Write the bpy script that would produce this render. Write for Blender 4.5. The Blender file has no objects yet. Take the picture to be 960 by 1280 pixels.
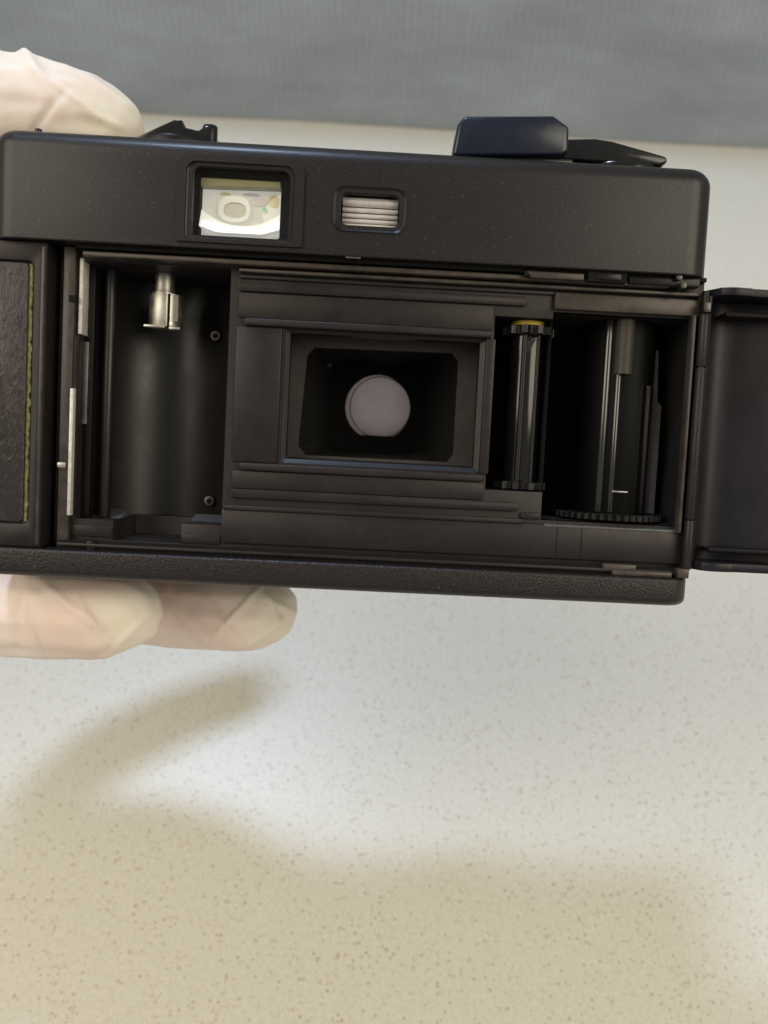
import bpy, bmesh, math, random
from mathutils import Vector, Matrix, noise
R = math.radians
MM = 0.001
random.seed(7)
scene = bpy.context.scene
col = scene.collection

# ------------------------------------------------------------------ view, world, lamps
cam = bpy.data.cameras.new('view_camera')
cam_o = bpy.data.objects.new('view_camera', cam); col.objects.link(cam_o)
cam_o.location = (0, 0, .25)
cam_o.rotation_euler = (Matrix.Rotation(R(90 - 48), 3, 'X') @ Matrix.Rotation(R(3.2), 3, 'Z')).to_euler()
cam.sensor_fit = 'HORIZONTAL'; cam.sensor_width = 24; cam.lens = 26.03
cam.clip_start = .005; cam.clip_end = 20
cam.dof.use_dof = True; cam.dof.focus_distance = .141; cam.dof.aperture_fstop = 19
scene.camera = cam_o

world = bpy.data.worlds.new('World'); scene.world = world; world.use_nodes = True
bg = world.node_tree.nodes['Background']
bg.inputs['Color'].default_value = (1.0, .95, .86, 1); bg.inputs['Strength'].default_value = .31

def area(name, loc, target, size, power, color, shape='DISK', size_y=.1):
    l = bpy.data.lights.new(name, 'AREA'); l.shape = shape; l.size = size; l.size_y = size_y; l.energy = power; l.color = color
    o = bpy.data.objects.new(name, l); col.objects.link(o); o.location = loc
    o.rotation_euler = (Vector(target) - Vector(loc)).to_track_quat('-Z', 'Y').to_euler()
    return o
area('ceiling_lamp', (-.29, .63, 1.36), (-.02, .12, .1), .19, 9.4, (.55, .72, 1.0), 'RECTANGLE', .09)
area('room_lamp', (1.15, -.45, 1.40), (0, .2, .05), 1.2, 15.8, (1.0, .91, .72))
area('room_lamp', (-1.15, -.35, 1.40), (0, .2, .05), 1.2, 15.8, (1.0, .91, .72))

scene.view_settings.view_transform = 'Standard'; scene.view_settings.look = 'None'
scene.view_settings.gamma = 1; scene.view_settings.exposure = 0
scene.render.engine = 'CYCLES'
scene.cycles.max_bounces = 8

# ------------------------------------------------------------------ materials
def mat(name, base, rough=.5, metal=0.0, bump=0.0, bscale=1500, var=0.0, vscale=200, spec=.5, coat=0.0,
        rvar=0.0, sss=0.0, detail=3, tint=None, bdist=.00003, dust=0.0, dscale=500):
    m = bpy.data.materials.new(name); m.use_nodes = True
    nt = m.node_tree; N = nt.nodes; L = nt.links; p = N['Principled BSDF']
    p.inputs['Base Color'].default_value = (*base, 1); p.inputs['Roughness'].default_value = rough
    p.inputs['Metallic'].default_value = metal; p.inputs['Specular IOR Level'].default_value = spec
    p.inputs['Coat Weight'].default_value = coat; p.inputs['Coat Roughness'].default_value = .27
    if tint: p.inputs['Specular Tint'].default_value = (*tint, 1)
    tc = N.new('ShaderNodeTexCoord')
    if var or rvar:
        n = N.new('ShaderNodeTexNoise'); n.inputs['Scale'].default_value = vscale; n.inputs['Detail'].default_value = 6
        n.inputs['Roughness'].default_value = .7
        L.new(tc.outputs['Object'], n.inputs['Vector'])
        if var:
            mr = N.new('ShaderNodeMapRange'); L.new(n.outputs['Fac'], mr.inputs['Value'])
            mr.inputs['From Min'].default_value = .3; mr.inputs['From Max'].default_value = .7
            mr.inputs['To Min'].default_value = 1 - var; mr.inputs['To Max'].default_value = 1 + var
            mx = N.new('ShaderNodeVectorMath'); mx.operation = 'SCALE'; mx.inputs[0].default_value = base
            L.new(mr.outputs[0], mx.inputs['Scale']); L.new(mx.outputs[0], p.inputs['Base Color'])
        if rvar:
            mr2 = N.new('ShaderNodeMapRange'); L.new(n.outputs['Fac'], mr2.inputs['Value'])
            mr2.inputs['From Min'].default_value = .3; mr2.inputs['From Max'].default_value = .7
            mr2.inputs['To Min'].default_value = max(.02, rough - rvar); mr2.inputs['To Max'].default_value = rough + rvar
            L.new(mr2.outputs[0], p.inputs['Roughness'])
    if bump:
        n2 = N.new('ShaderNodeTexNoise'); n2.inputs['Scale'].default_value = bscale; n2.inputs['Detail'].default_value = detail
        L.new(tc.outputs['Object'], n2.inputs['Vector'])
        b = N.new('ShaderNodeBump'); b.inputs['Strength'].default_value = bump; b.inputs['Distance'].default_value = bdist
        L.new(n2.outputs['Fac'], b.inputs['Height']); L.new(b.outputs[0], p.inputs['Normal'])
    if dust:
        # pale specks of dust and chipped paint
        v = N.new('ShaderNodeTexVoronoi'); v.inputs['Scale'].default_value = dscale; L.new(tc.outputs['Object'], v.inputs['Vector'])
        sp = N.new('ShaderNodeSeparateColor'); L.new(v.outputs['Color'], sp.inputs[0])
        a = N.new('ShaderNodeMath'); a.operation = 'GREATER_THAN'; L.new(sp.outputs[0], a.inputs[0]); a.inputs[1].default_value = 1 - dust
        r = N.new('ShaderNodeMath'); r.operation = 'MULTIPLY'; L.new(sp.outputs[1], r.inputs[0]); r.inputs[1].default_value = .16
        c = N.new('ShaderNodeMath'); c.operation = 'LESS_THAN'; L.new(v.outputs['Distance'], c.inputs[0]); L.new(r.outputs[0], c.inputs[1])
        k = N.new('ShaderNodeMath'); k.operation = 'MULTIPLY'; L.new(a.outputs[0], k.inputs[0]); L.new(c.outputs[0], k.inputs[1])
        mxd = N.new('ShaderNodeMixRGB'); L.new(k.outputs[0], mxd.inputs[0])
        old = p.inputs['Base Color'].links
        if old: L.new(old[0].from_socket, mxd.inputs[1])
        else: mxd.inputs[1].default_value = (*base, 1)
        mxd.inputs[2].default_value = (.075, .068, .062, 1); L.new(mxd.outputs[0], p.inputs['Base Color'])
    if sss:
        p.inputs['Subsurface Weight'].default_value = sss
        p.inputs['Subsurface Radius'].default_value = (1, .45, .3); p.inputs['Subsurface Scale'].default_value = .003
    return m

M = {}
M['crinkle'] = mat('crinkle_black_paint', (.0075, .0066, .0070), .40, coat=.35, bump=.8, bscale=4300, var=.35, vscale=2200, detail=2, spec=.22, dust=.6, dscale=1700, bdist=.00009, tint=(1, .92, .93))
M['base_crinkle'] = mat('coarse_black_paint', (.0145, .0120, .0118), .36, spec=.4, dust=.5, dscale=900, bdist=.00011, tint=(1, .92, .93), bump=1.0, bscale=2900, var=.4, vscale=1500, detail=3)
M['satin'] = mat('satin_black_casting', (.0165, .0138, .0138), .42, spec=.3, dust=.12, dscale=260, tint=(1, .92, .93), bump=.10, bscale=2500, var=.22, vscale=160, rvar=.08)
M['worn'] = mat('worn_brown_black_metal', (.046, .037, .031), .38, spec=.45, tint=(1, .92, .93), bump=.12, bscale=900, var=.45, vscale=260, rvar=.1)
M['ledge'] = mat('lamp_brightened_ledge', (.075, .073, .075), .4, spec=.5, var=.3, vscale=500)  # colour lightened to paint the lamp's light caught on the ledges
M['gloss'] = mat('gloss_black_plastic', (.006, .006, .006), .16, spec=.5, bump=.03, bscale=600, rvar=.05, vscale=300)
M['semi'] = mat('semi_gloss_black', (.007, .0060, .006), .36, spec=.3, var=.2, rvar=.06, vscale=200)
M['chamber'] = mat('chamber_black_paint', (.011, .0095, .009), .38, spec=.45, bump=.05, bscale=900, rvar=.08, vscale=120)
M['velvet'] = mat('matte_black', (.008, .0075, .007), .85, spec=.2)
M['baffle'] = mat('baffle_dark_grey', (.055, .048, .046), .65, spec=.25, var=.2, vscale=300)
M['lever'] = mat('black_lever_painted_sheen', (.004, .008, .021), .26, spec=.5, bump=.05, bscale=1500, rvar=.06, vscale=300)  # the lamp's blue sheen is put into the black base colour
M['steel'] = mat('brushed_steel', (.50, .47, .43), .42, 1.0, var=.15, vscale=700, rvar=.1)
M['dark_steel'] = mat('dark_steel', (.11, .10, .095), .45, 1.0, var=.3, vscale=500)
M['dull_steel'] = mat('dull_steel', (.24, .225, .21), .42, 1.0, var=.3, vscale=500, rvar=.1)
M['pale_strip'] = mat('pale_light_seal', (.62, .59, .55), .4, .2, var=.25, vscale=900, bump=.2, bscale=1500)
M['yellow'] = mat('yellow_plastic', (.50, .39, .03), .4)
M['glue'] = mat('old_yellow_glue', (.15, .135, .045), .8, var=.75, vscale=900, bump=.6, bscale=2500, bdist=.0002)
M['door'] = mat('door_inner_black', (.0085, .0082, .0110), .40, spec=.3, dust=.1, dscale=200, tint=(1, .92, .93), bump=.08, bscale=2500, var=.2, vscale=120, rvar=.06)
M['white'] = mat('view_rim_white', (.90, .90, .86), .3)
M['grey'] = mat('view_patch_grey', (.62, .60, .55), .5)
M['olive'] = mat('view_band_olive', (.24, .225, .12), .3)
M['amber'] = mat('amber_fleck', (.72, .66, .34), .3)
M['green'] = mat('green_fleck', (.30, .62, .30), .3)
M['violet'] = mat('violet_fleck', (.58, .55, .66), .3)
M['pink'] = mat('pale_pink_fleck', (.72, .66, .66), .3)
M['rib'] = mat('silvered_rib', (.74, .69, .67), .22, .25, var=.15, vscale=500)
M['sleeve'] = mat('dark_sleeve', (.06, .05, .043), .3)
M['rib_gloss'] = mat('polished_black_rib', (.012, .011, .010), .2, spec=.9)
M['spool'] = mat('spool_black_plastic', (.003, .003, .003), .5, spec=.1)

def leather():
    m = mat('black_leatherette', (.026, .022, .021), .38, spec=.5, tint=(1, .92, .93))
    nt = m.node_tree; N = nt.nodes; L = nt.links; p = N['Principled BSDF']
    tc = N.new('ShaderNodeTexCoord'); mp = N.new('ShaderNodeMapping'); mp.inputs['Scale'].default_value = (1500, 1500, 420)
    L.new(tc.outputs['Object'], mp.inputs['Vector'])
    n = N.new('ShaderNodeTexNoise'); n.inputs['Scale'].default_value = 1; n.inputs['Detail'].default_value = 4
    n.inputs['Distortion'].default_value = .8
    L.new(mp.outputs[0], n.inputs['Vector'])
    b = N.new('ShaderNodeBump'); b.inputs['Strength'].default_value = 1; b.inputs['Distance'].default_value = .0004
    L.new(n.outputs['Fac'], b.inputs['Height']); L.new(b.outputs[0], p.inputs['Normal'])
    return m
M['leather'] = leather()

def glass_mat(name, tint=(1, 1, 1), gloss=.08):
    m = bpy.data.materials.new(name); m.use_nodes = True
    nt = m.node_tree; N = nt.nodes; L = nt.links
    N.remove(N['Principled BSDF'])
    t = N.new('ShaderNodeBsdfTransparent'); t.inputs['Color'].default_value = (*tint, 1)
    g = N.new('ShaderNodeBsdfGlossy'); g.inputs['Roughness'].default_value = .03
    fr = N.new('ShaderNodeFresnel'); fr.inputs['IOR'].default_value = 1.5
    mx = N.new('ShaderNodeMixShader'); L.new(fr.outputs[0], mx.inputs[0])
    L.new(t.outputs[0], mx.inputs[1]); L.new(g.outputs[0], mx.inputs[2])
    L.new(mx.outputs[0], N['Material Output'].inputs['Surface'])
    return m
M['glass'] = glass_mat('clear_glass')

def frosted(name, colr, gl=.01, glow=0):
    m = bpy.data.materials.new(name); m.use_nodes = True
    nt = m.node_tree; N = nt.nodes; L = nt.links
    N.remove(N['Principled BSDF'])
    t = N.new('ShaderNodeBsdfTranslucent'); d = N.new('ShaderNodeBsdfDiffuse')
    tc = N.new('ShaderNodeTexCoord'); nz = N.new('ShaderNodeTexNoise'); nz.inputs['Scale'].default_value = 260; nz.inputs['Detail'].default_value = 5
    L.new(tc.outputs['Object'], nz.inputs['Vector'])
    cm = N.new('ShaderNodeMixRGB'); L.new(nz.outputs['Fac'], cm.inputs[0])
    cm.inputs[1].default_value = (*[c * .8 for c in colr], 1); cm.inputs[2].default_value = (*[min(1, c * 1.15) for c in colr], 1)
    for q in (t, d): L.new(cm.outputs[0], q.inputs['Color'])
    g = N.new('ShaderNodeBsdfGlossy'); g.inputs['Roughness'].default_value = .2
    a = N.new('ShaderNodeMixShader'); a.inputs[0].default_value = .3
    L.new(t.outputs[0], a.inputs[1]); L.new(d.outputs[0], a.inputs[2])
    b = N.new('ShaderNodeMixShader'); b.inputs[0].default_value = gl
    L.new(a.outputs[0], b.inputs[1]); L.new(g.outputs[0], b.inputs[2])
    if glow:
        e = N.new('ShaderNodeEmission'); L.new(cm.outputs[0], e.inputs['Color']); e.inputs['Strength'].default_value = glow
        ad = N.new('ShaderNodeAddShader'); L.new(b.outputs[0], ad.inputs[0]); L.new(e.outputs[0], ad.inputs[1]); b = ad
    L.new(b.outputs[0], N['Material Output'].inputs['Surface'])
    return m
M['lens'] = frosted('milky_lens', (.50, .43, .45))
M['screen'] = frosted('glowing_view_screen', (.9, .88, .80), .01, .22)  # added glow stands for light passing through the viewfinder

def counter_mat():
    m = bpy.data.materials.new('speckled_quartz'); m.use_nodes = True
    nt = m.node_tree; N = nt.nodes; L = nt.links; p = N['Principled BSDF']
    tc = N.new('ShaderNodeTexCoord')
    def vor(scale, lo, hi):
        w = N.new('ShaderNodeTexNoise'); w.inputs['Scale'].default_value = scale * 1.7; w.inputs['Detail'].default_value = 1
        L.new(tc.outputs['Object'], w.inputs['Vector'])
        ad = N.new('ShaderNodeMixRGB'); ad.inputs[0].default_value = .0006 * 1; ad.blend_type = 'ADD'
        L.new(tc.outputs['Object'], ad.inputs[1]); L.new(w.outputs['Color'], ad.inputs[2])
        v = N.new('ShaderNodeTexVoronoi'); v.inputs['Scale'].default_value = scale; v.inputs['Randomness'].default_value = 1
        L.new(ad.outputs[0], v.inputs['Vector'])
        # each cell's random colour decides how big its grain is
        sp = N.new('ShaderNodeSeparateColor'); L.new(v.outputs['Color'], sp.inputs[0])
        sz = N.new('ShaderNodeMapRange'); L.new(sp.outputs[0], sz.inputs['Value'])
        sz.inputs['From Min'].default_value = lo; sz.inputs['From Max'].default_value = 1
        sz.inputs['To Min'].default_value = 0; sz.inputs['To Max'].default_value = hi
        lt = N.new('ShaderNodeMath'); lt.operation = 'SUBTRACT'
        L.new(sz.outputs[0], lt.inputs[0]); L.new(v.outputs['Distance'], lt.inputs[1])
        st = N.new('ShaderNodeMapRange'); L.new(lt.outputs[0], st.inputs['Value'])
        st.inputs['From Min'].default_value = -.02; st.inputs['From Max'].default_value = .10
        return st.outputs[0], sp.outputs[1]
    a, ac = vor(920, .55, .52)
    b, bc = vor(1900, .25, .58)
    n = N.new('ShaderNodeTexNoise'); n.inputs['Scale'].default_value = 900; n.inputs['Detail'].default_value = 4
    L.new(tc.outputs['Object'], n.inputs['Vector'])
    r0 = N.new('ShaderNodeMixRGB'); L.new(n.outputs['Fac'], r0.inputs[0])
    r0.inputs[1].default_value = (.57, .545, .475, 1); r0.inputs[2].default_value = (.74, .72, .655, 1)
    cr = N.new('ShaderNodeMixRGB'); L.new(ac, cr.inputs[0]); cr.inputs[1].default_value = (.42, .37, .29, 1); cr.inputs[2].default_value = (.57, .52, .43, 1)
    m1 = N.new('ShaderNodeMixRGB'); L.new(a, m1.inputs[0]); L.new(r0.outputs[0], m1.inputs[1]); L.new(cr.outputs[0], m1.inputs[2])
    sc = N.new('ShaderNodeMath'); sc.operation = 'MULTIPLY'; sc.inputs[1].default_value = .55; L.new(b, sc.inputs[0])
    m2 = N.new('ShaderNodeMixRGB'); L.new(sc.outputs[0], m2.inputs[0]); L.new(m1.outputs[0], m2.inputs[1]); m2.inputs[2].default_value = (.50, .455, .37, 1)
    L.new(m2.outputs[0], p.inputs['Base Color'])
    p.inputs['Roughness'].default_value = .38
    return m
M['counter'] = counter_mat()

def cloth_mat():
    m = bpy.data.materials.new('grey_woven_cloth'); m.use_nodes = True
    nt = m.node_tree; N = nt.nodes; L = nt.links; p = N['Principled BSDF']
    tc = N.new('ShaderNodeTexCoord')
    def band(axis, scale):
        w = N.new('ShaderNodeTexWave'); w.wave_type = 'BANDS'; w.bands_direction = axis
        w.inputs['Scale'].default_value = scale; w.inputs['Distortion'].default_value = 3.2; w.inputs['Detail'].default_value = 2
        L.new(tc.outputs['Object'], w.inputs['Vector']); return w.outputs['Fac']
    a = band('X', 72); b = band('Z', 110)
    mx = N.new('ShaderNodeMath'); mx.operation = 'MULTIPLY_ADD'; L.new(a, mx.inputs[0]); mx.inputs[1].default_value = .75
    s = N.new('ShaderNodeMath'); s.operation = 'MULTIPLY'; L.new(b, s.inputs[0]); s.inputs[1].default_value = .25
    L.new(s.outputs[0], mx.inputs[2])
    n = N.new('ShaderNodeTexNoise'); n.inputs['Scale'].default_value = 1; n.inputs['Detail'].default_value = 6; n.inputs['Roughness'].default_value = .65
    mpn = N.new('ShaderNodeMapping'); mpn.inputs['Scale'].default_value = (9, 9, 26)
    L.new(tc.outputs['Object'], mpn.inputs['Vector']); L.new(mpn.outputs[0], n.inputs['Vector'])
    c = N.new('ShaderNodeMixRGB'); L.new(mx.outputs[0], c.inputs[0]); c.inputs[1].default_value = (.255, .285, .33, 1); c.inputs[2].default_value = (.305, .338, .385, 1)
    mr = N.new('ShaderNodeMapRange'); L.new(n.outputs['Fac'], mr.inputs['Value']); mr.inputs['From Min'].default_value = .3; mr.inputs['From Max'].default_value = .7
    mr.inputs['To Min'].default_value = .82; mr.inputs['To Max'].default_value = 1.15
    v = N.new('ShaderNodeVectorMath'); v.operation = 'SCALE'; L.new(c.outputs[0], v.inputs[0]); L.new(mr.outputs[0], v.inputs['Scale'])
    L.new(v.outputs[0], p.inputs['Base Color']); p.inputs['Roughness'].default_value = .9; p.inputs['Specular IOR Level'].default_value = .1
    bp = N.new('ShaderNodeBump'); bp.inputs['Strength'].default_value = .6; bp.inputs['Distance'].default_value = .0006
    L.new(mx.outputs[0], bp.inputs['Height']); L.new(bp.outputs[0], p.inputs['Normal'])
    return m
M['cloth'] = cloth_mat()

def glove_mat():
    m = mat('thin_white_latex', (.80, .68, .60), .5, bump=.5, bscale=260, sss=.3, spec=.35, detail=5, bdist=.0002)
    nt = m.node_tree; N = nt.nodes; L = nt.links; p = N['Principled BSDF']
    at = N.new('ShaderNodeAttribute'); at.attribute_name = 'loose'
    tc = N.new('ShaderNodeTexCoord')
    n = N.new('ShaderNodeTexNoise'); n.inputs['Scale'].default_value = 90; n.inputs['Detail'].default_value = 4
    L.new(tc.outputs['Object'], n.inputs['Vector'])
    skin = N.new('ShaderNodeMixRGB'); L.new(n.outputs['Fac'], skin.inputs[0])
    skin.inputs[1].default_value = (.80, .70, .63, 1); skin.inputs[2].default_value = (.84, .78, .73, 1)
    mx = N.new('ShaderNodeMixRGB'); L.new(at.outputs['Fac'], mx.inputs[0]); L.new(skin.outputs[0], mx.inputs[1])
    mx.inputs[2].default_value = (.79, .73, .60, 1)
    at2 = N.new('ShaderNodeAttribute'); at2.attribute_name = 'tight'
    mx2 = N.new('ShaderNodeMixRGB'); L.new(at2.outputs['Fac'], mx2.inputs[0]); L.new(mx.outputs[0], mx2.inputs[1])
    mx2.inputs[2].default_value = (.76, .54, .46, 1)
    L.new(mx2.outputs[0], p.inputs['Base Color'])
    return m
M['glove'] = glove_mat()
M['sleeve_cloth'] = mat('dark_sleeve_cloth', (.05, .06, .09), .9, bump=.6, bscale=700, var=.2)

# ------------------------------------------------------------------ mesh helpers (all in millimetres of the film camera's own frame)
def finish(bm, name, m, parent=None, smooth=32, bevel=0.0, seg=2, scale=MM):
    bmesh.ops.remove_doubles(bm, verts=bm.verts, dist=1e-5)
    bmesh.ops.recalc_face_normals(bm, faces=bm.faces)
    if bevel:
        es = [e for e in bm.edges if len(e.link_faces) == 2 and e.calc_face_angle(0) > R(35)]
        bmesh.ops.bevel(bm, geom=es, offset=bevel, segments=seg, profile=.5, affect='EDGES', clamp_overlap=True)
    for v in bm.verts: v.co *= scale
    me = bpy.data.meshes.new(name); bm.to_mesh(me); bm.free()
    me.materials.append(m)
    me.shade_smooth(); me.set_sharp_from_angle(angle=R(smooth))
    o = bpy.data.objects.new(name, me); col.objects.link(o)
    if parent: o.parent = parent
    return o

def add_box(bm, x0, x1, y0, y1, z0, z1):
    r = bmesh.ops.create_cube(bm, size=1)
    for v in r['verts']:
        v.co = Vector(((x0 + x1) / 2 + v.co.x * (x1 - x0), (y0 + y1) / 2 + v.co.y * (y1 - y0), (z0 + z1) / 2 + v.co.z * (z1 - z0)))
def box(name, m, parent, x0, x1, y0, y1, z0, z1, bevel=.25, seg=2):
    bm = bmesh.new(); add_box(bm, x0, x1, y0, y1, z0, z1); return finish(bm, name, m, parent, bevel=bevel, seg=seg)

def rrect(x0, x1, z0, z1, r, n=6):
    """rounded rectangle, counter-clockwise; r = one radius or four (bl, br, tr, tl)"""
    rs = r if isinstance(r, (tuple, list)) else (r,) * 4
    pts = []
    for (cx, cz, sx, sz, a0), rr in zip(((x0, z0, 1, 1, 180), (x1, z0, -1, 1, 270), (x1, z1, -1, -1, 0), (x0, z1, 1, -1, 90)), rs):
        rr = max(rr, .01)
        for k in range(n + 1):
            a = R(a0 + 90 * k / n)
            pts.append((cx + sx * rr + rr * math.cos(a), cz + sz * rr + rr * math.sin(a)))
    return pts
def add_prism(bm, pts, y0, y1, axis='Y'):
    def P(a, b, d): return (a, d, b) if axis == 'Y' else ((a, b, d) if axis == 'Z' else (d, a, b))
    A = [bm.verts.new(P(a, b, y0)) for a, b in pts]; B = [bm.verts.new(P(a, b, y1)) for a, b in pts]
    bm.faces.new(A); bm.faces.new(list(reversed(B)))
    n = len(pts)
    for i in range(n): bm.faces.new((A[i], B[i], B[(i + 1) % n], A[(i + 1) % n]))
def prism(name, m, parent, pts, y0, y1, axis='Y', bevel=0.0, seg=2, smooth=32):
    bm = bmesh.new(); add_prism(bm, pts, y0, y1, axis); return finish(bm, name, m, parent, bevel=bevel, seg=seg, smooth=smooth)
def ring(name, m, parent, outer, inner, y0, y1, y0i=None, smooth=32):
    """frame between two outlines of equal length; y0i = depth of the inner front edge"""
    bm = bmesh.new(); n = len(outer); yi = y0 if y0i is None else y0i
    A = [bm.verts.new((a, y0, b)) for a, b in outer]; B = [bm.verts.new((a, yi, b)) for a, b in inner]
    Cc = [bm.verts.new((a, y1, b)) for a, b in inner]; D = [bm.verts.new((a, y1, b)) for a, b in outer]
    for i in range(n):
        j = (i + 1) % n
        for P, Q in ((A, B), (B, Cc), (Cc, D), (D, A)): bm.faces.new((P[i], P[j], Q[j], Q[i]))
    return finish(bm, name, m, parent, smooth=smooth)
def add_slab(bm, x0, x1, y0, y1, z0, z1, r, bt=0, bb=0, n=6, k=5):
    '''upright-sided slab with rounded corners and rounded top (bt) and bottom (bb) edges'''
    lay = []
    if bb: lay += [(bb * (1 - math.sin(a)), z0 + bb * (1 - math.cos(a))) for a in [math.pi / 2 * i / k for i in range(k)]]
    else: lay.append((0, z0))
    lay.append((0, z0 + bb)) if bb else None
    if bt:
        lay.append((0, z1 - bt)); lay += [(bt * (1 - math.cos(a)), z1 - bt * (1 - math.sin(a))) for a in [math.pi / 2 * i / k for i in range(1, k + 1)]]
    else: lay.append((0, z1))
    prev = None
    for ins, z in lay:
        rr = [max(q - ins, .05) for q in r]
        cur = [bm.verts.new((a, b, z)) for a, b in rrect(x0 + ins, x1 - ins, y0 + ins, y1 - ins, rr, n)]
        if prev:
            for i in range(len(cur)): bm.faces.new((prev[i], prev[(i + 1) % len(cur)], cur[(i + 1) % len(cur)], cur[i]))
        else: bm.faces.new(cur)
        prev = cur
    bm.faces.new(prev)
def add_cyl(bm, c, r, h0, h1, axis='Z', n=32, r2=None):
    r2 = r if r2 is None else r2
    A, B = [], []
    for k in range(n):
        a = 2 * math.pi * k / n; ca, sa = math.cos(a), math.sin(a)
        if axis == 'Z': A.append(bm.verts.new((c[0] + r * ca, c[1] + r * sa, h0))); B.append(bm.verts.new((c[0] + r2 * ca, c[1] + r2 * sa, h1)))
        elif axis == 'Y': A.append(bm.verts.new((c[0] + r * ca, h0, c[1] + r * sa))); B.append(bm.verts.new((c[0] + r2 * ca, h1, c[1] + r2 * sa)))
        else: A.append(bm.verts.new((h0, c[0] + r * ca, c[1] + r * sa))); B.append(bm.verts.new((h1, c[0] + r2 * ca, c[1] + r2 * sa)))
    bm.faces.new(A); bm.faces.new(list(reversed(B)))
    for i in range(n): bm.faces.new((A[i], B[i], B[(i + 1) % n], A[(i + 1) % n]))
def cyl(name, m, parent, c, r, h0, h1, axis='Z', n=32, bevel=.15, r2=None):
    bm = bmesh.new(); add_cyl(bm, c, r, h0, h1, axis, n, r2); return finish(bm, name, m, parent, bevel=bevel, seg=2)

def raw(bm):
    bmesh.ops.recalc_face_normals(bm, faces=bm.faces)
    me = bpy.data.meshes.new('tmp'); bm.to_mesh(me); bm.free()
    o = bpy.data.objects.new('tmp', me); col.objects.link(o); return o
def cut(solid_bm, cutters, name, m, parent, bevel=.2, smooth=32, seg=2):
    """solid minus each cutter, then softened edges; returns one mesh object"""
    s = raw(solid_bm); tmp = [s]
    for cb in cutters:
        c = raw(cb); tmp.append(c)
        md = s.modifiers.new('b', 'BOOLEAN'); md.operation = 'DIFFERENCE'; md.solver = 'EXACT'; md.object = c
    if bevel:
        bv = s.modifiers.new('v', 'BEVEL'); bv.width = bevel; bv.segments = seg; bv.limit_method = 'ANGLE'; bv.angle_limit = R(40)
    bpy.context.view_layer.update()
    dg = bpy.context.evaluated_depsgraph_get()
    me = bpy.data.meshes.new_from_object(s.evaluated_get(dg))
    for t in tmp:
        d = t.data; bpy.data.objects.remove(t); bpy.data.meshes.remove(d)
    me.name = name
    me.transform(Matrix.Scale(MM, 4)); me.materials.clear(); me.materials.append(m)
    me.shade_smooth(); me.set_sharp_from_angle(angle=R(smooth))
    o = bpy.data.objects.new(name, me); col.objects.link(o)
    if parent: o.parent = parent
    return o
def BM(fn, *a, **k):
    bm = bmesh.new(); fn(bm, *a, **k); return bm

# ------------------------------------------------------------------ setting: counter and cloth partition
bm = bmesh.new(); add_box(bm, -1200, 1200, -330, 640, -30, 0)
ct = finish(bm, 'countertop', M['counter'], None, bevel=3); ct['kind'] = 'structure'
bm = bmesh.new()
nx, nz = 120, 22
def wav(i, j): return 583 + 2.2 * noise.noise((i * .23, j * .3, 1.7)) + 1.2 * math.sin(i * .35)
V = [[bm.verts.new((-1200 + 2400 * i / nx, wav(i, j), .5 + 420 * j / nz)) for j in range(nz + 1)] for i in range(nx + 1)]
W = [[bm.verts.new((-1200 + 2400 * i / nx, 607, .5 + 420 * j / nz)) for j in (0, nz)] for i in range(nx + 1)]
for i in range(nx):
    for j in range(nz): bm.faces.new((V[i][j], V[i + 1][j], V[i + 1][j + 1], V[i][j + 1]))
    bm.faces.new((W[i][0], W[i][1], W[i + 1][1], W[i + 1][0]))
    bm.faces.new((V[i][nz], V[i + 1][nz], W[i + 1][1], W[i][1])); bm.faces.new((V[i][0], W[i][0], W[i + 1][0], V[i + 1][0]))
pt = finish(bm, 'cloth_partition', M['cloth'], None, smooth=60)
pt['label'] = 'grey woven cloth partition standing along the back of the speckled counter'; pt['category'] = 'partition'

# ------------------------------------------------------------------ the film camera
ROT = Matrix(((.99975632, -.02132904, -.00568977), (.01920016, .71299442, .70090678), (-.0108929, -.70084523, .7132302)))
LOC = Vector((-.00083476, .10618997, .16044079))
root = bpy.data.objects.new('film_camera', None); col.objects.link(root)
root.location = LOC; root.rotation_euler = ROT.to_euler(); root.empty_display_size = .02
root['label'] = 'black compact film camera held up with its back door swung open'; root['category'] = 'camera'

# top cover, with the eyepiece tunnel, the small window and the room under it cut out
bm = BM(add_slab, -66.3, 52.9, 0, 31, 22.5, 40.4, (4.5, 4.5, 5, 5), 3.0, .25, 6, 8)
cover = cut(bm, [BM(add_prism, rrect(-32.9, -17.1, 24.5, 35.6, (.6, .6, 1.4, 1.4)), -2, 40),
                 BM(add_prism, rrect(-8.9, .9, 27.5, 32.8, 1.3), -2, 3.5)],
            'top_cover', M['crinkle'], root, bevel=0)
# viewfinder surround, two raised steps
ring('viewfinder_surround', M['crinkle'], root, rrect(-35.3, -14.8, 23.4, 37.2, (.3, .3, 2.0, 2.0)), rrect(-33.9, -16.4, 24.0, 36.2, (.3, .3, 1.6, 1.6)), -.45, .6)
ring('viewfinder_surround_step', M['semi'], root, rrect(-33.85, -16.45, 24.05, 36.15, (.3, .3, 1.6, 1.6)), rrect(-32.8, -17.2, 24.6, 35.5, (.5, .5, 1.3, 1.3)), -.15, 4.5, .5)
hood = ring('eyepiece_hood', M['velvet'], root, rrect(-32.95, -17.05, 24.45, 35.65, (.5, .5, 1.3, 1.3)), rrect(-32.1, -18.8, 25.1, 34.5, .4), 1.0, 4.2, 2.0)
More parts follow.
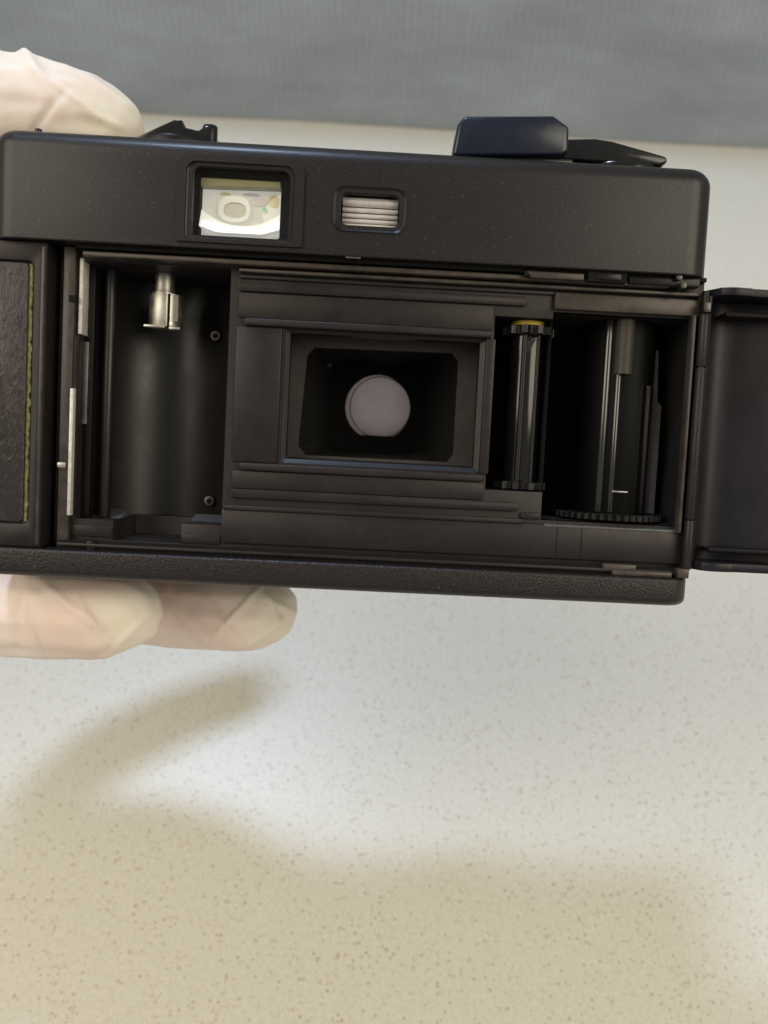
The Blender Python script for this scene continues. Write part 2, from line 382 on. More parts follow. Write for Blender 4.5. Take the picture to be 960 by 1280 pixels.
# eyepiece glass, a slightly hollow pane
bm = bmesh.new(); nx, nz = 14, 10
V = [[bm.verts.new((-32.15 + 13.4 * i / nx, 2.4 + .9 * (1 - ((i / nx - .5) * 2) ** 2) * (1 - ((j / nz - .5) * 2) ** 2), 25.0 + 9.6 * j / nz)) for j in range(nz + 1)] for i in range(nx + 1)]
for i in range(nx):
    for j in range(nz): bm.faces.new((V[i][j], V[i + 1][j], V[i + 1][j + 1], V[i][j + 1]))
finish(bm, 'eyepiece_glass', M['glass'], root, smooth=60)
opt = box('glowing_view_screen', M['screen'], root, -32.4, -18.5, 8.6, 9.0, 25.6, 35.3, bevel=0)
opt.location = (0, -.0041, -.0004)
# white crescent tipped up to the lamp, with added glow for light coming through
bm = bmesh.new(); n = 28; A = []
for k in range(n + 1):
    t = k / n; x = -32.05 + 13.2 * t; u = 2 * t - 1
    ztop = 27.7 + 2.4 * abs(u) ** 2.2; zbot = 26.05 + .9 * max(0, abs(u) - .55) / .45
    A.append((bm.verts.new((x, 7.6, ztop)), bm.verts.new((x, 5.9, zbot)), bm.verts.new((x, 8.4, zbot))))
for k in range(n):
    for q in range(3): bm.faces.new((A[k][q], A[k + 1][q], A[k + 1][(q + 1) % 3], A[k][(q + 1) % 3]))
bm.faces.new(A[0]); bm.faces.new(A[-1])
M['arc'] = mat('glowing_arc_white', (.9, .9, .86), .3)
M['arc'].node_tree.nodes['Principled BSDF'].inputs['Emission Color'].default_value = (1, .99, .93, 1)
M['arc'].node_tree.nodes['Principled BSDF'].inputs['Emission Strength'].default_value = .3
finish(bm, 'glowing_view_arc', M['arc'], opt, smooth=50)
prism('painted_view_band', M['olive'], opt, [(-32.05, 33.6), (-19, 33.9), (-19, 35.0), (-32.05, 35.0)], 6.4, 8.4)  # olive band painting the top of the refracted view
def blob(cx, cz, rx, rz, n=20, sq=2.4, a0=0, a1=360):
    pts = []
    for k in range(n):
        t = R(a0 + (a1 - a0) * k / n); c, q = math.cos(t), math.sin(t)
        pts.append((cx + rx * math.copysign(abs(c) ** (2 / sq), c), cz + rz * math.copysign(abs(q) ** (2 / sq), q)))
    return pts
prism('painted_view_patch', M['grey'], opt, blob(-26.6, 30.3, 1.9, 1.3), 8.1, 8.5)  # this patch, its rim and the flecks paint the refracted view and haze
ring('painted_view_rim', M['white'], opt, blob(-26.7, 30.5, 2.7, 2.2), blob(-26.6, 30.3, 1.9, 1.3), 7.8, 8.5)
for mm_, cx, cz, rx, rz in (('amber', -28.3, 33.0, .9, .2), ('amber', -20.2, 32.2, .9, 1.0), ('pink', -22.6, 32.0, 1.4, .7), ('green', -21.6, 30.7, .36, .4), ('violet', -24.0, 33.1, 1.4, .2)):
    prism('painted_view_fleck', M[mm_], opt, blob(cx, cz, rx, rz, 14), 8.2, 8.5)
# small ribbed window
ring('window_bezel', M['semi'], root, rrect(-10.0, 1.9, 26.5, 33.7, 1.9), rrect(-8.8, .8, 27.6, 32.7, 1.2), -.25, 1.5, .5)
wn = box('ribbed_window', M['semi'], root, -8.8, .8, 2.6, 3.4, 27.6, 32.7, bevel=0)
for k, (z, rr, mm_) in enumerate(((31.9, .78, 'rib'), (30.6, .40, 'rib'), (29.7, .37, 'rib'), (28.85, .35, 'rib'), (28.1, .32, 'rib'))):
    bm = bmesh.new(); add_cyl(bm, (2.4, z), rr, -8.6, .6, 'X', 16)
    finish(bm, 'rib', M[mm_], wn, bevel=.08)

# chassis block with its chambers
bm = BM(add_box, -54.6, 53.4, 4.5, 31, -27.9, 22.6)
OCT = [(-13.4, 11.5)]
cutters = [BM(add_box, -51.9, -26.9, 3, 10, -23.0, 20.4),
           BM(add_cyl, (-39.4, 9.2), 12.45, -22.95, 20.35, 'Z', 64),
           BM(add_box, -45.4, -33.7, 3, 19, -26.4, -22),
           BM(add_box, -17.4, 17.1, 3, 14, -11.7, 11.0),
           BM(add_box, -15.5, 15.5, 10, 40, -12.2, 11.6),
           BM(add_box, 18.0, 31, 3, 20, -14.6, 15.0),
           BM(add_box, 27.9, 52.0, 3, 27, -19.4, 16.2)]
chassis = cut(bm, cutters, 'chassis', M['satin'], root, bevel=.35, seg=2)
# dull black liners inside the two chambers
bm = bmesh.new(); n = 40
A = []
for k in range(n + 1):
    a = R(-4 + 188 * k / n); A.append([bm.verts.new((-39.4 + 12.35 * math.cos(a), 9.4 + 12.2 * math.sin(a), z)) for z in (-22.9, 20.3)])
for k in range(n): bm.faces.new((A[k][0], A[k + 1][0], A[k + 1][1], A[k][1]))
liner = finish(bm, 'chamber_liner', M['chamber'], root, smooth=60)
for zz in (10.9, -19.6):
    s = cyl('screw', M['dark_steel'], liner, (-31.6, zz), .95, 17.2, 20, 'Y', 20, .15)
    cyl('screw_socket', M['velvet'], s, (-31.6, zz), .5, 17.12, 17.6, 'Y', 12, 0)
box('chamber_side_panel', M['semi'], root, -51.8, -50.4, 7, 15, -22.9, 20.3, .2)
cyl('chamber_side_roll', M['chamber'], root, (-48.4, 9.2), 1.0, -22.9, 20.2, 'Z', 20, .1)
prism('cassette_ledge', M['ledge'], root, [(5.3, -24.6), (15, -24.6), (15, -21.6), (5.3, -23.9)], -53.4, -45.6, 'X', bevel=.15)
prism('cassette_ledge', M['ledge'], root, [(5.3, -24.9), (15, -24.9), (15, -21.9), (5.3, -24.5)], -33.6, -27.0, 'X', bevel=.15)
box('ledge_front', M['satin'], root, -53.6, -45.5, 4.2, 5.4, -26.0, -24.0, .2)
box('ledge_front', M['satin'], root, -33.7, -27.0, 4.2, 5.4, -26.4, -24.6, .2)
# rewind fork
fork = cyl('rewind_fork', M['steel'], root, (-39.8, 12), 1.75, 17.0, 21.0, 'Z', 24, .1)
bm = BM(add_cyl, (-39.4, 12), 2.95, 11.0, 16.7, 'Z', 32)
cut(bm, [BM(add_box, -38.55, -38.2, 8, 16, 10, 16.6), BM(add_box, -38.3, -36.75, 7, 9.6, 11.9, 16.5)], 'fork_blade', M['steel'], fork, bevel=.1)
box('fork_blade_face', M['dull_steel'], fork, -38.25, -36.8, 9.65, 9.9, 11.95, 16.45, 0)
cyl('fork_collar', M['steel'], fork, (-39.8, 12), 2.1, 16.7, 17.2, 'Z', 24, .1)
bm = bmesh.new(); add_box(bm, -42.5, -38.8, 8.7, 9.7, 10.6, 11.1)
finish(bm, 'fork_foot', M['steel'], fork, bevel=.15)
bm = bmesh.new(); add_box(bm, -38.1, -36.2, 8.7, 9.7, 10.4, 10.9)
finish(bm, 'fork_foot', M['steel'], fork, bevel=.15)

# left post, its notch and tabs, and the pale light-seal strips
post = box('latch_post', M['worn'], root, -54.5, -52.6, 3.2, 6, -28.0, 22.4, .2)
box('post_edge', M['satin'], post, -52.65, -52.0, 4.3, 6, -23.2, 21.0, .1)
box('notch', M['velvet'], post, -53.4, -52.3, 3.0, 3.6, 13.3, 14.4, .05)
box('tab', M['steel'], post, -54.6, -53.2, 2.9, 3.5, -14.4, -13.5, .1)
seal = box('light_seal_strip', M['pale_strip'], root, -52.15, -51.5, 4.1, 7.2, 8.2, 20.8, .12)
box('light_seal_strip', M['pale_strip'], root, -52.85, -52.25, 3.1, 6.4, -22.4, -1.0, .12)
clip = box('seal_bracket', M['worn'], root, -53.8, -52.35, 4.2, 6.2, -3.0, 7.8, .12)
box('bracket_leaf', M['dull_steel'], clip, -51.9, -50.9, 6.0, 7.0, -6.8, 7.2, .1)
box('bracket_tip', M['steel'], clip, -53.0, -52.2, 4.0, 5.2, -2.6, -.9, .1)

# fixed left end of the back, with its leatherette and the old glue round it
side = cut(BM(add_box, -66.2, -56.4, 1.2, 31, -27.9, 22.4),
           [BM(add_prism, rrect(-80, -58.6, -24.0, 19.2, .9, 2), 0, 1.9)], 'end_panel', M['satin'], root, bevel=.3)
prism('leatherette', M['leather'], side, rrect(-66.0, -59.5, -23.7, 18.9, .8), 1.35, 2.2, bevel=.15)
bm = bmesh.new(); n = 70; A = []
for k in range(n + 1):
    z = -23.6 + 42.4 * k / n; w = .30 + .5 * noise.noise((z * .9, 3.1, 0)) + .35 * noise.noise((z * 3.3, 1.1, 0))
    w = max(.05, w); x1 = -58.62
    A.append((bm.verts.new((-59.55, 1.75, z)), bm.verts.new((x1 - .55 + w, 1.45 + .2 * noise.noise((z * 2, 0, 5)), z)), bm.verts.new((x1 - .4 + w, 1.88, z))))
for k in range(n):
    for q in range(2): bm.faces.new((A[k][q], A[k + 1][q], A[k + 1][q + 1], A[k][q + 1]))
finish(bm, 'glue_residue', M['glue'], side, smooth=60)
box('panel_edge', M['worn'], side, -57.2, -56.6, .8, 1.4, -27.4, 21.6, .15)
box('door_groove', M['velvet'], root, -56.5, -54.5, 7.5, 31, -27.9, 22.4, 0)
box('groove_rib', M['semi'], root, -55.5, -55.0, 4.5, 8, -27.5, 22.0, .1)

# light-trap rails under the top cover
box('light_trap_rail', M['worn'], root, -51.0, 46.6, 2.0, 4.8, 20.7, 21.55, .2)
box('light_trap_rail', M['worn'], root, -25.4, 52.6, 3.0, 4.8, 19.75, 20.35, .15)
box('light_trap_groove', M['velvet'], root, -52, 52.6, 1.6, 4.6, 21.9, 22.55, 0)
box('top_bar', M['worn'], root, 27.9, 52.6, 3.4, 4.8, 16.5, 19.3, .25)
lt = box('door_catch_plate', M['worn'], root, 23.0, 31.9, .9, 2.4, 20.9, 22.0, .2)
box('catch_slot', M['velvet'], root, 32.6, 39.0, .7, 3, 20.8, 22.7, .1)
box('catch_block', M['semi'], root, 34.0, 38.0, .5, 2, 21.1, 22.2, .15)
box('catch_chip', M['semi'], lt, 22.0, 23.1, .8, 2.2, 21.1, 22.1, .2)
box('corner_plate', M['semi'], root, 39.6, 51.5, 1.4, 3.5, 20.9, 22.4, .25)
for xx, zz in ((47.6, 22.2), (48.4, 20.9)):
    cyl('hinge_screw', M['dark_steel'], root, (xx, zz), .55, .4, 2.2, 'Y', 16, .12)
box('cover_lip', M['dark_steel'], root, -7.6, -5.2, .1, .8, 22.2, 22.5, .05)

# film guide plate: outer ribs with round ends, inner film rails, edge ribs
def stadium_rib(z0, z1, x1):
    return prism('outer_guide_rib', M['satin'], root, rrect(-25.4, x1, z0, z1, (.2, (z1 - z0) / 2, (z1 - z0) / 2, .2)), 3.75, 4.7, bevel=.18)
stadium_rib(16.75, 18.25, 23.3); stadium_rib(-18.05, -16.5, 23.9)
box('film_rail', M['satin'], root, -24.3, 17.5, 3.5, 4.8, 11.1, 12.35, .3, 3)
box('film_rail', M['satin'], root, -24.3, 17.5, 3.5, 4.8, -13.3, -12.0, .3, 3)
box('plate_step', M['satin'], root, -25.4, 17.7, 4.15, 4.7, 12.4, 16.6, .15)
box('plate_step', M['satin'], root, -25.4, 17.7, 4.15, 4.7, -16.45, -13.35, .15)
box('upper_edge_rib', M['satin'], root, -25.4, 27.7, 4.0, 4.8, 18.9, 19.55, .15)
box('guide_post', M['satin'], root, 16.7, 18.3, 3.7, 4.9, -11.9, 11.0, .25)
box('left_land', M['satin'], root, -25.6, -17.9, 4.1, 4.7, -11.9, 10.95, .2)
# lower block and its grooves
lower = box('lower_plate', M['satin'], root, -26.9, 53.2, 3.6, 4.9, -25.9, -20.0, .35)
box('lower_plate_lip', M['satin'], lower, -26.6, 24.5, 3.2, 4.4, -20.1, -19.3, .15)
box('seam', M['velvet'], lower, 30.6, 30.72, 3.55, 3.8, -25.6, -19.8, 0)
box('seam', M['velvet'], lower, 34.9, 35.02, 3.55, 3.8, -25.6, -19.8, 0)
prism('spool_sill', M['ledge'], root, [(3.5, -20.4), (12, -20.4), (12, -18.95), (3.5, -20.0)], 28.4, 51.8, 'X', bevel=.15)
box('sill_block', M['satin'], root, 24.3, 27.8, 3.9, 10, -19.3, -18.1, .3)
box('lower_light_trap_groove', M['velvet'], root, -54, 53, 2.6, 4.6, -28.0, -26.6, 0)
box('lower_light_trap_rail', M['satin'], root, -54, 52.6, 1.9, 4.5, -27.5, -26.9, .15)
box('rail_wear', M['worn'], root, 38.5, 44.2, 1.7, 3, -27.3, -26.1, .25)
box('rail_block', M['worn'], root, 40.0, 50.2, 1.2, 3.2, -27.95, -27.1, .2)
box('rail_end', M['worn'], root, 51.0, 53.0, .9, 3, -27.9, -26.3, .2)
box('lower_stop', M['semi'], root, -49.0, -47.6, 2.0, 4, -28.2, -26.5, .15)

# film gate: stepped baffles, the dark box and the rear lens
ring('gate_frame', M['semi'], root, rrect(-17.5, 17.2, -11.8, 11.1, .2), rrect(-16.6, 15.9, -11.0, 10.5, .2), 5.2, 8.2, 5.8)
octo = [(-14.9, -9.4), (-13.5, -11.0), (11.8, -11.0), (12.9, -9.7), (12.9, 8.2), (11.6, 9.6), (-13.2, 9.4), (-14.4, 8.2)]
octo = [(-15.1, -8.6), (-13.7, -10.2), (11.9, -10.2), (13.0, -8.8), (13.0, 8.0), (11.8, 9.4), (-13.0, 9.1), (-14.2, 7.6)]
def along(poly, n):
    out = []; per = []
    for i in range(len(poly)):
        a = Vector(poly[i]); b = Vector(poly[(i + 1) % len(poly)])
        for k in range(n): out.append(tuple(a.lerp(b, k / n)))
    return out
outer8 = [(-16.8, -8.6), (-13.7, -11.9), (11.9, -11.9), (16.6, -8.8), (16.6, 8.0), (11.8, 11.2), (-13.0, 11.2), (-16.8, 7.6)]
# square outside, eight-sided opening
bm = bmesh.new()
so = [(-17.0, -8.6), (-17.0, -12.0), (11.9, -12.0), (16.8, -12.0), (16.8, 8.0), (16.8, 11.4), (-13.0, 11.4), (-17.0, 11.4)]
so = [(-17, -8.6), (-13.7, -12), (11.9, -12), (16.8, -8.8), (16.8, 8.0), (11.8, 11.4), (-13, 11.4), (-17, 7.6)]
corner = {0: (-17, -12), 2: (16.8, -12), 4: (16.8, 11.4), 6: (-17, 11.4)}
for y in (12.4, 13.2):
    O = [bm.verts.new((a, y, b)) for a, b in so]; I = [bm.verts.new((a, y, b)) for a, b in octo]
    for i in range(8):
        j = (i + 1) % 8
        if i in corner:
            c = bm.verts.new((corner[i][0], y, corner[i][1])); bm.faces.new((O[i], c, O[j], I[j], I[i]))
        else: bm.faces.new((O[i], O[j], I[j], I[i]))
    if y == 12.4: I0 = I
for i in range(8): bm.faces.new((I0[i], I0[(i + 1) % 8], I[(i + 1) % 8], I[i]))
finish(bm, 'baffle_plate', M['baffle'], root)
box('gate_lower_edge', M['velvet'], root, -16.4, 15.9, 8.4, 12.3, -11.6, -10.7, .25)
# light box narrowing to the lens
bm = bmesh.new(); n = 32; A = []
lc = (-.9, .4)
for i in range(8):
    pass
big = along(octo, 4); n = len(big); A = [bm.verts.new((a * 1.02, 13.3, b * 1.02)) for a, b in big]
small = []
for a, b in big:
    v = Vector((a - lc[0], b - lc[1])); s = 9.0 / max(abs(v.x), abs(v.y)); small.append((lc[0] + v.x * s, lc[1] + v.y * s))
B = [bm.verts.new((a, 36.5, b)) for a, b in small]
for i in range(n): bm.faces.new((A[i], A[(i + 1) % n], B[(i + 1) % n], B[i]))
finish(bm, 'light_box', M['velvet'], root, smooth=20)
def circle(c, r, n, a0=0): return [(c[0] + r * math.cos(2 * math.pi * k / n + a0), c[1] + r * math.sin(2 * math.pi * k / n + a0)) for k in range(n)]
N_ = 48
ci = circle(lc, 7.0, N_, math.pi)
def sq(c, h, r, n):
    q = n // 4; pts = rrect(c[0] - h, c[0] + h, c[1] - h, c[1] + h, r, q - 1); return pts
inner_m = [(x, max(z, lc[1] - 5.8)) for x, z in circle(lc, 6.75, N_, math.pi)]
ring('lens_mount', M['velvet'], root, rrect(lc[0] - 13, lc[0] + 13, lc[1] - 13, lc[1] + 13, .5, N_ // 4 - 1), inner_m, 34.7, 38.5)
bm = bmesh.new(); rings = []
for k in range(7):
    rr = 6.9 * k / 6; y = 35.3 + .35 * (k / 6) ** 2
    rings.append([bm.verts.new((a, y, b)) for a, b in circle(lc, max(rr, .01), 40)])
for k in range(6):
    for i in range(40): bm.faces.new((rings[k][i], rings[k][(i + 1) % 40], rings[k + 1][(i + 1) % 40], rings[k + 1][i]))
lens = finish(bm, 'rear_lens', M['lens'], root, smooth=60)
ring('lens_rim', M['baffle'], lens, circle((lc[0] + .5, lc[1] + .1), 6.35, 48), circle((lc[0] + .5, lc[1] + .1), 6.2, 48), 35.2, 35.6)
box('gate_glint', M['baffle'], root, -11.4, -10.4, 26, 26.5, 7.2, 8.8, .3)

# sprocket shaft
spr = cyl('sprocket_shaft', M['gloss'], root, (24.6, 9.2), 2.95, -15, 14.9, 'Z', 40, .1)
def toothed(name, m, parent, c, r0, r1, teeth, z0, z1, duty=.45):
    bm = bmesh.new(); pts = []
    for k in range(teeth):
        a = 2 * math.pi * k / teeth; d = math.pi * duty / teeth
        for da, rr in ((-2 * d, r0), (-d * .8, r1), (d * .8, r1), (2 * d, r0)): pts.append((c[0] + rr * math.cos(a + da), c[1] + rr * math.sin(a + da)))
    add_prism(bm, pts, z0, z1, 'Z'); return finish(bm, name, m, parent, bevel=.06, seg=1)
toothed('sprocket_wheel', M['semi'], spr, (24.6, 9.2), 3.5, 4.6, 10, 12.5, 13.9)
toothed('sprocket_wheel', M['semi'], spr, (24.6, 9.2), 3.5, 4.6, 10, -14.3, -13.0)
cyl('yellow_collar', M['yellow'], spr, (24.6, 9.2), 3.0, 14.1, 14.9, 'Z', 32, .1)
for a, ww in ((252, .5), (300, .35)):
    x = 24.6 + 2.95 * math.cos(R(a)); y = 9.2 + 2.95 * math.sin(R(a))
    bm = bmesh.new(); add_cyl(bm, (x, y), ww, -12.9, 12.4, 'Z', 12); finish(bm, 'shaft_ridge', M['semi'], spr)
prism('shaft_notch', M['satin'], spr, [(24.4, 9.4), (25.6, 11.8), (24.0, 11.2), (23.7, 9.0)], 6.1, 6.4)

# take-up chamber and sprocket well are lined in dull black
def well(name, x0, x1, y1, z0, z1):
    bm = bmesh.new(); add_box(bm, x0, x1, 5.6, y1, z0, z1)
    bmesh.ops.delete(bm, geom=[f for f in bm.faces if f.calc_center_median().y < 5.7], context='FACES')
    bmesh.ops.solidify(bm, geom=list(bm.faces), thickness=.05)
    return finish(bm, name, M['velvet'], root)
well('spool_well', 28.05, 51.85, 26.8, -19.25, 16.05)
well('sprocket_well', 18.1, 28.0, 19.8, -14.55, 14.95)
# take-up spool
spool = cyl('take_up_spool', M['spool'], root, (42.2, 13.2), 6.2, -18.5, 16.1, 'Z', 48, .15)
toothed('spool_gear', M['semi'], spool, (41.6, 13.2), 9.6, 10.3, 46, -18.85, -17.8, .5)
def bar(name, m, parent, x, y, r_, z0, z1, n=16): 
    bm = bmesh.new(); add_cyl(bm, (x, y), r_, z0, z1, 'Z', n); return finish(bm, name, m, parent, bevel=.1)
bar('spool_rib', M['rib_gloss'], spool, 38.6, 7.9, .75, -17.6, 16.0)
bar('spool_rib', M['rib_gloss'], spool, 40.6, 7.5, .6, -17.6, 6.6)
bar('spool_rib', M['spool'], spool, 44.6, 7.9, .8, -17.6, 5.0)
bar('spool_rib', M['semi'], spool, 46.4, 8.8, .6, -17.6, 5.0)
# ribbed upper sleeve
bm = bmesh.new(); prof = []
z = 6.6
while z < 16.0:
    prof += [(1.62, z), (1.70, z + .09), (1.70, z + .15), (1.62, z + .24)]; z += .26
prev = None
for r_, z in prof:
    cur = [bm.verts.new((41.4 + r_ * math.cos(2 * math.pi * k / 24), 7.9 + r_ * math.sin(2 * math.pi * k / 24), z)) for k in range(24)]
    if prev:
        for k in range(24): bm.faces.new((prev[k], prev[(k + 1) % 24], cur[(k + 1) % 24], cur[k]))
    else: bm.faces.new(cur)
    prev = cur
bm.faces.new(prev)
finish(bm, 'ribbed_sleeve', M['sleeve'], spool, smooth=50)
bar('spool_rib', M['rib_gloss'], spool, 43.3, 7.6, .45, 6.4, 16.0)
cyl('spool_pin', M['steel'], spool, (7.0, -13.9), .22, 40.6, 43.4, 'X', 10, .05)
prism('film_spring', M['baffle'], root, [(47.7, -17.6), (49.6, -17.6), (49.6, 1.6), (48.8, 2.6), (48.4, 11.5), (48.0, 11.5)], 10.6, 11.0)

# hinge side
box('chamber_edge_strip', M['worn'], root, 51.2, 51.75, 2.6, 4.7, -20.3, 16.6, .12)
hin = cyl('hinge_rod', M['semi'], root, (53.05, 2.6), .62, -26.6, 20.6, 'Z', 20, .1)
for z0, z1 in ((8.0, 16.6), (-17.8, 7.7), (-26.4, -18.1)):
    cyl('hinge_knuckle', M['satin'], hin, (53.05, 2.5), .85, z0, z1, 'Z', 20, .12)
box('hinge_nut', M['dark_steel'], hin, 52.4, 53.6, 1.3, 2.4, 16.9, 18.6, .2)

# back door, swung wide open to the right
prof = [(54.0, 2.2), (54.4, 4.2), (55.6, 6.4), (57.6, 7.6), (60.0, 7.7), (63.5, 7.0), (70, 6.2), (82, 5.6), (100, 5.2), (165, 5.0)]
inner = prof; outer = [(x + (1.0 if i < 3 else 0), y + (.4 if i < 2 else 1.3)) for i, (x, y) in enumerate(prof)]
outer = [(53.2, 2.6), (53.5, 5.0), (54.8, 7.6), (57.2, 9.0), (60.0, 9.2), (63.5, 8.5), (70, 7.7), (82, 7.1), (100, 6.7), (165, 6.5)]
def smoothline(p, n=5):
    out = []
    for i in range(len(p) - 1):
        p0 = Vector(p[max(i - 1, 0)]); p1 = Vector(p[i]); p2 = Vector(p[i + 1]); p3 = Vector(p[min(i + 2, len(p) - 1)])
        for k in range(n):
            t = k / n
            out.append(tuple(.5 * (2 * p1 + (p2 - p0) * t + (2 * p0 - 5 * p1 + 4 * p2 - p3) * t * t + (3 * p1 - p0 - 3 * p2 + p3) * t ** 3)))
    out.append(p[-1]); return out
inn = smoothline(inner); out = smoothline(outer)
door = prism('back_door', M['door'], root, inn + out[::-1], -25.0, 19.8, 'Z', smooth=40)
lip_in = [(55.0, .9), (57.0, .2), (60, .4), (66, .8), (165, .8)]
lipi = smoothline(lip_in)
box_pts = lipi + [(165, 8.2), (60, 10.0), (55.5, 8.6), (53.4, 4.0)]
prism('door_rim', M['door'], door, box_pts, 19.75, 21.0, 'Z', bevel=.25)
prism('door_rim', M['door'], door, box_pts, -26.4, -25.0, 'Z', bevel=.25)
box('door_channel', M['semi'], door, 57.0, 165, 3.4, 6.9, 16.8, 17.6, .25)
box('door_channel', M['semi'], door, 57.0, 165, 3.4, 6.9, -23.4, -22.6, .25)

# base plate and front of the body
cut(BM(add_slab, -66.4, 53.6, .1, 31, -32.7, -28.0, (4.5, 4.5, 5, 5), .5, 1.3), [], 'base_plate', M['base_crinkle'], root, bevel=0)
cut(BM(add_prism, rrect(-64.3, 53.2, -27.95, 22.45, 1.0), 30.9, 33.5), [BM(add_box, -16, 14.5, 29, 40, -13, 13.5)], 'front_panel', M['satin'], root, bevel=.4)
ring('lens_barrel', M['satin'], root, circle(lc, 17, 64), circle(lc, 13.2, 64), 33.4, 42)
# film advance lever, its pivot, and the rewind crank
lev = prism('advance_lever', M['lever'], root, [(9.3, 41.3), (10.0, 46.6), (11.0, 48.0), (26.0, 48.9), (28.8, 47.2), (28.9, 43.2), (28.0, 42.4)], 5.0, 11.5, bevel=.7, seg=3)
box('lever_spacer', M['gloss'], lev, 10.5, 30, 6.0, 14, 40.5, 42.3, .3)
prism('lever_arm', M['gloss'], lev, [(27, 43.4), (27.5, 46.8), (34.5, 47.3), (37.5, 47.0), (44.0, 45.6), (47.2, 44.9), (47.4, 43.9), (46.0, 43.2)], 9.5, 19.0, bevel=.6, seg=3)
cyl('lever_pivot', M['gloss'], lev, (40.5, 18), 9.5, 40.4, 43.6, 'Z', 48, .6)
crk = prism('rewind_crank', M['gloss'], root, [(-46.6, 43.0), (-38.9, 46.9), (-37.5, 46.9), (-37.3, 45.7), (-34.6, 45.3), (-33.6, 46.2), (-32.3, 46.0), (-32.1, 43.0)], 11.0, 17.5, bevel=.3)
cyl('crank_hub', M['semi'], crk, (-39.0, 15), 7.4, 40.4, 43.4, 'Z', 48, .5)
cyl('crank_knob', M['gloss'], crk, (-32.9, 12.4), 1.3, 42.8, 46.6, 'Z', 20, .25)
cyl('cover_pin', M['gloss'], root, (-59.2, 3.4), .6, 40.0, 41.1, 'Z', 12, .15)

# ------------------------------------------------------------------ the gloved hand (one continuous surface)
chains = {
 'thumb': [(-110, 16, 8, 15), (-93, 17, 34, 13), (-77, 19, 49, 11), (-66, 20, 50.0, 9.9), (-57.5, 20, 48.6, 8.7), (-53.8, 20, 47.6, 7.4)],
 'index': [(-118, 34, 12, 13), (-118, 46, 20, 11), (-106, 61, 26, 10.2), (-83, 75, 28, 9.6), (-61, 85, 26, 8.6)],
 'middle': [(-114, 34, 4, 13), (-88, 49, 2, 11), (-66, 50.5, -4, 9.6), (-44, 43, -8, 8.6), (-30, 41.4, -9, 7.6)],
 'ring': [(-112, 30, -8, 13), (-83, 40, -22, 10.8), (-64, 36, -42, 9.0), (-38, 33, -43.2, 8.5), (-26, 31, -43.0, 8.0), (-22, 30.5, -42.2, 7.3)],
 'little': [(-112, 24, -16, 13), (-86, 26, -36, 9.8), (-66, 17, -42.0, 9.0), (-52, 15.5, -41.8, 8.6), (-46.5, 15.5, -40.9, 7.2)],
 'wrist': [(-108, 28, 2, 18), (-126, 20, -2, 20), (-158, 0, 4, 23), (-193, -27, 12, 25)],
 'palm': [(-102, 20, 14, 13), (-98, 20, -20, 12)],
 'palm2': [(-108, 52, 18, 10), (-90, 44, -16, 10)],
}
bm = bmesh.new()
for ch in chains.values():
    for (a, b) in zip(ch, ch[1:]):
        t = bmesh.new()
        for c in (a, b): bmesh.ops.create_icosphere(t, subdivisions=2, radius=c[3], matrix=Matrix.Translation(c[:3]))
        hull = bmesh.ops.convex_hull(t, input=list(t.verts))
        faces = [g for g in hull['geom'] if isinstance(g, bmesh.types.BMFace)]
        vm = {}
        for f in faces:
            for v in f.verts:
                if v not in vm: vm[v] = bm.verts.new(v.co)
        for f in faces: bm.faces.new([vm[v] for v in f.verts])
        t.free()
h = raw(bm)
rm = h.modifiers.new('r', 'REMESH'); rm.mode = 'VOXEL'; rm.voxel_size = .6
sm = h.modifiers.new('s', 'SMOOTH'); sm.factor = .5; sm.iterations = 10
bpy.context.view_layer.update()
me = bpy.data.meshes.new_from_object(h.evaluated_get(bpy.context.evaluated_depsgraph_get()))
d = h.data; bpy.data.objects.remove(h); bpy.data.meshes.remove(d)
me.name = 'gloved_hand'
loose = me.attributes.new('loose', 'FLOAT', 'POINT'); tight = me.attributes.new('tight', 'FLOAT', 'POINT')
nrm = [v.normal.copy() for v in me.vertices]
def fold(v, p, dirn, width, height, reach):
    """a soft ridge of slack latex across the point p, perpendicular to dirn"""
    w = v - Vector(p); d = w.dot(dirn)
    lat = (w - dirn * d).length
    if lat > reach or abs(d) > width * 4: return 0
    return height * math.exp(-(d / width) ** 2) * (1 - (lat / reach) ** 2)
V3 = Vector
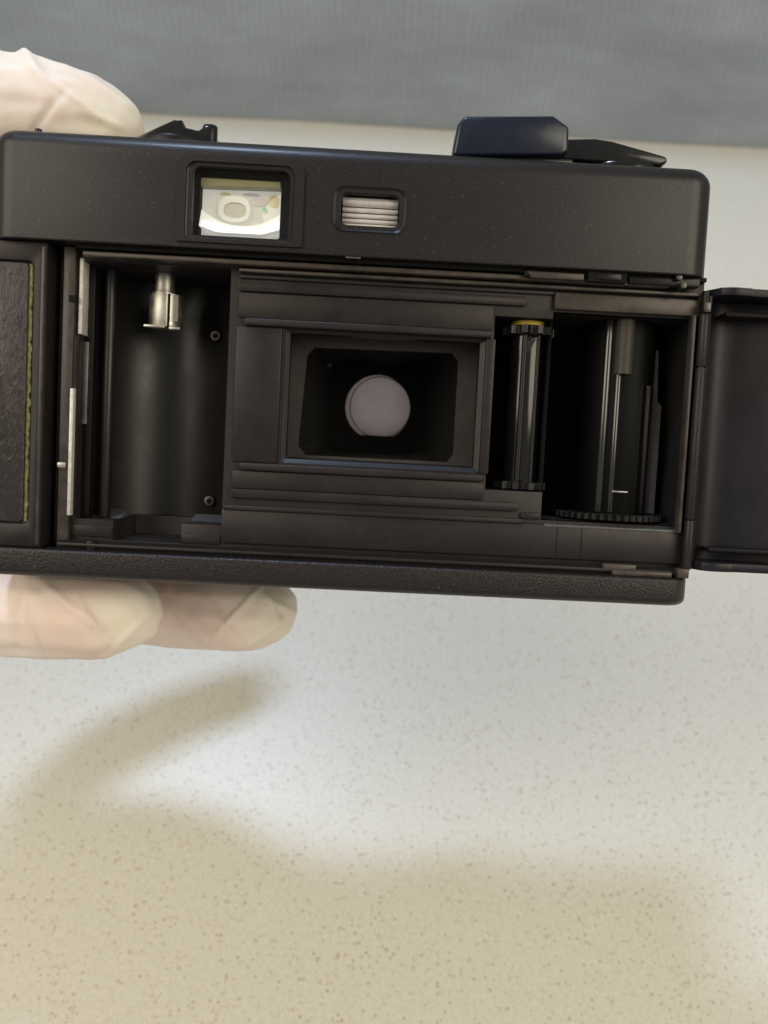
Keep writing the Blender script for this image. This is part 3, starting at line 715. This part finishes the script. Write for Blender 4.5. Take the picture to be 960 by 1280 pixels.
folds = [((-67, 20, 58), V3((.80, .1, .55)).normalized(), .9, 1.1, 17), ((-71, 16, 52), V3((.9, 0, .3)).normalized(), 1.3, .8, 13),
         ((-62, 14, 46), V3((.75, 0, -.65)).normalized(), .6, -.5, 8), ((-57, 13, 50), V3((.5, 0, .85)).normalized(), .5, .45, 6),
         ((-52, 13, 47), V3((.2, 0, 1)).normalized(), .7, .5, 5),
         ((-39, 24, -41), V3((.75, -.1, .65)).normalized(), .8, .9, 12), ((-30, 22, -42), V3((.8, 0, .6)).normalized(), .6, -.7, 10),
         ((-26, 22, -41), V3((.75, 0, -.65)).normalized(), .55, .9, 10), ((-22, 23, -46), V3((.6, 0, -.8)).normalized(), .6, .8, 8),
         ((-20, 23, -40), V3((.9, 0, .45)).normalized(), .5, .8, 8), ((-17, 24, -41), V3((.5, 0, .87)).normalized(), .6, .7, 7),
         ((-55, 8, -38), V3((.5, 0, .85)).normalized(), .7, .7, 9), ((-49, 8, -42), V3((.8, 0, .6)).normalized(), .55, .7, 8),
         ((-45, 9, -45), V3((.7, 0, -.7)).normalized(), .55, .7, 8), ((-60, 8, -44), V3((.95, 0, .2)).normalized(), .6, -.6, 8), ((-63, 8, -43), V3((.97, 0, -.1)).normalized(), .6, -.5, 8)]
tips = [((-15.5, 25, -42), 11), ((-42, 10, -41), 9), ((-49.5, 14, 49), 8)]
for i, v in enumerate(me.vertices):
    p = v.co
    dsp = .45 * noise.noise(p * .09) + .22 * noise.noise(p * .3)
    q = Vector((p.x * .05, p.y * .35, p.z * .35)); dsp += .32 * noise.noise(q + Vector((9, 3, 1)))
    for f in folds: dsp += fold(p, *f)
    l = 0
    for t, rr in tips:
        dd = (p - Vector(t)).length / rr
        if dd < 1.4: l = max(l, min(1, 1.4 - dd) * (.75 + .5 * noise.noise(p * .25)))
    loose.data[i].value = max(0, min(1, l))
    tight.data[i].value = max(0, (1 - 1.3 * l)) * max(0, min(1, (.42 if p.z < 0 else .12) + .5 * noise.noise(p * .07 + Vector((4, 0, 7)))))
    v.co = p + nrm[i] * dsp
me.transform(Matrix.Scale(MM, 4)); me.materials.append(M['glove']); me.shade_smooth()
hand = bpy.data.objects.new('gloved_hand', me); col.objects.link(hand)
hand.location = LOC; hand.rotation_euler = ROT.to_euler()
hand['label'] = 'left hand in a thin white latex glove gripping the end of the camera'; hand['category'] = 'hand'
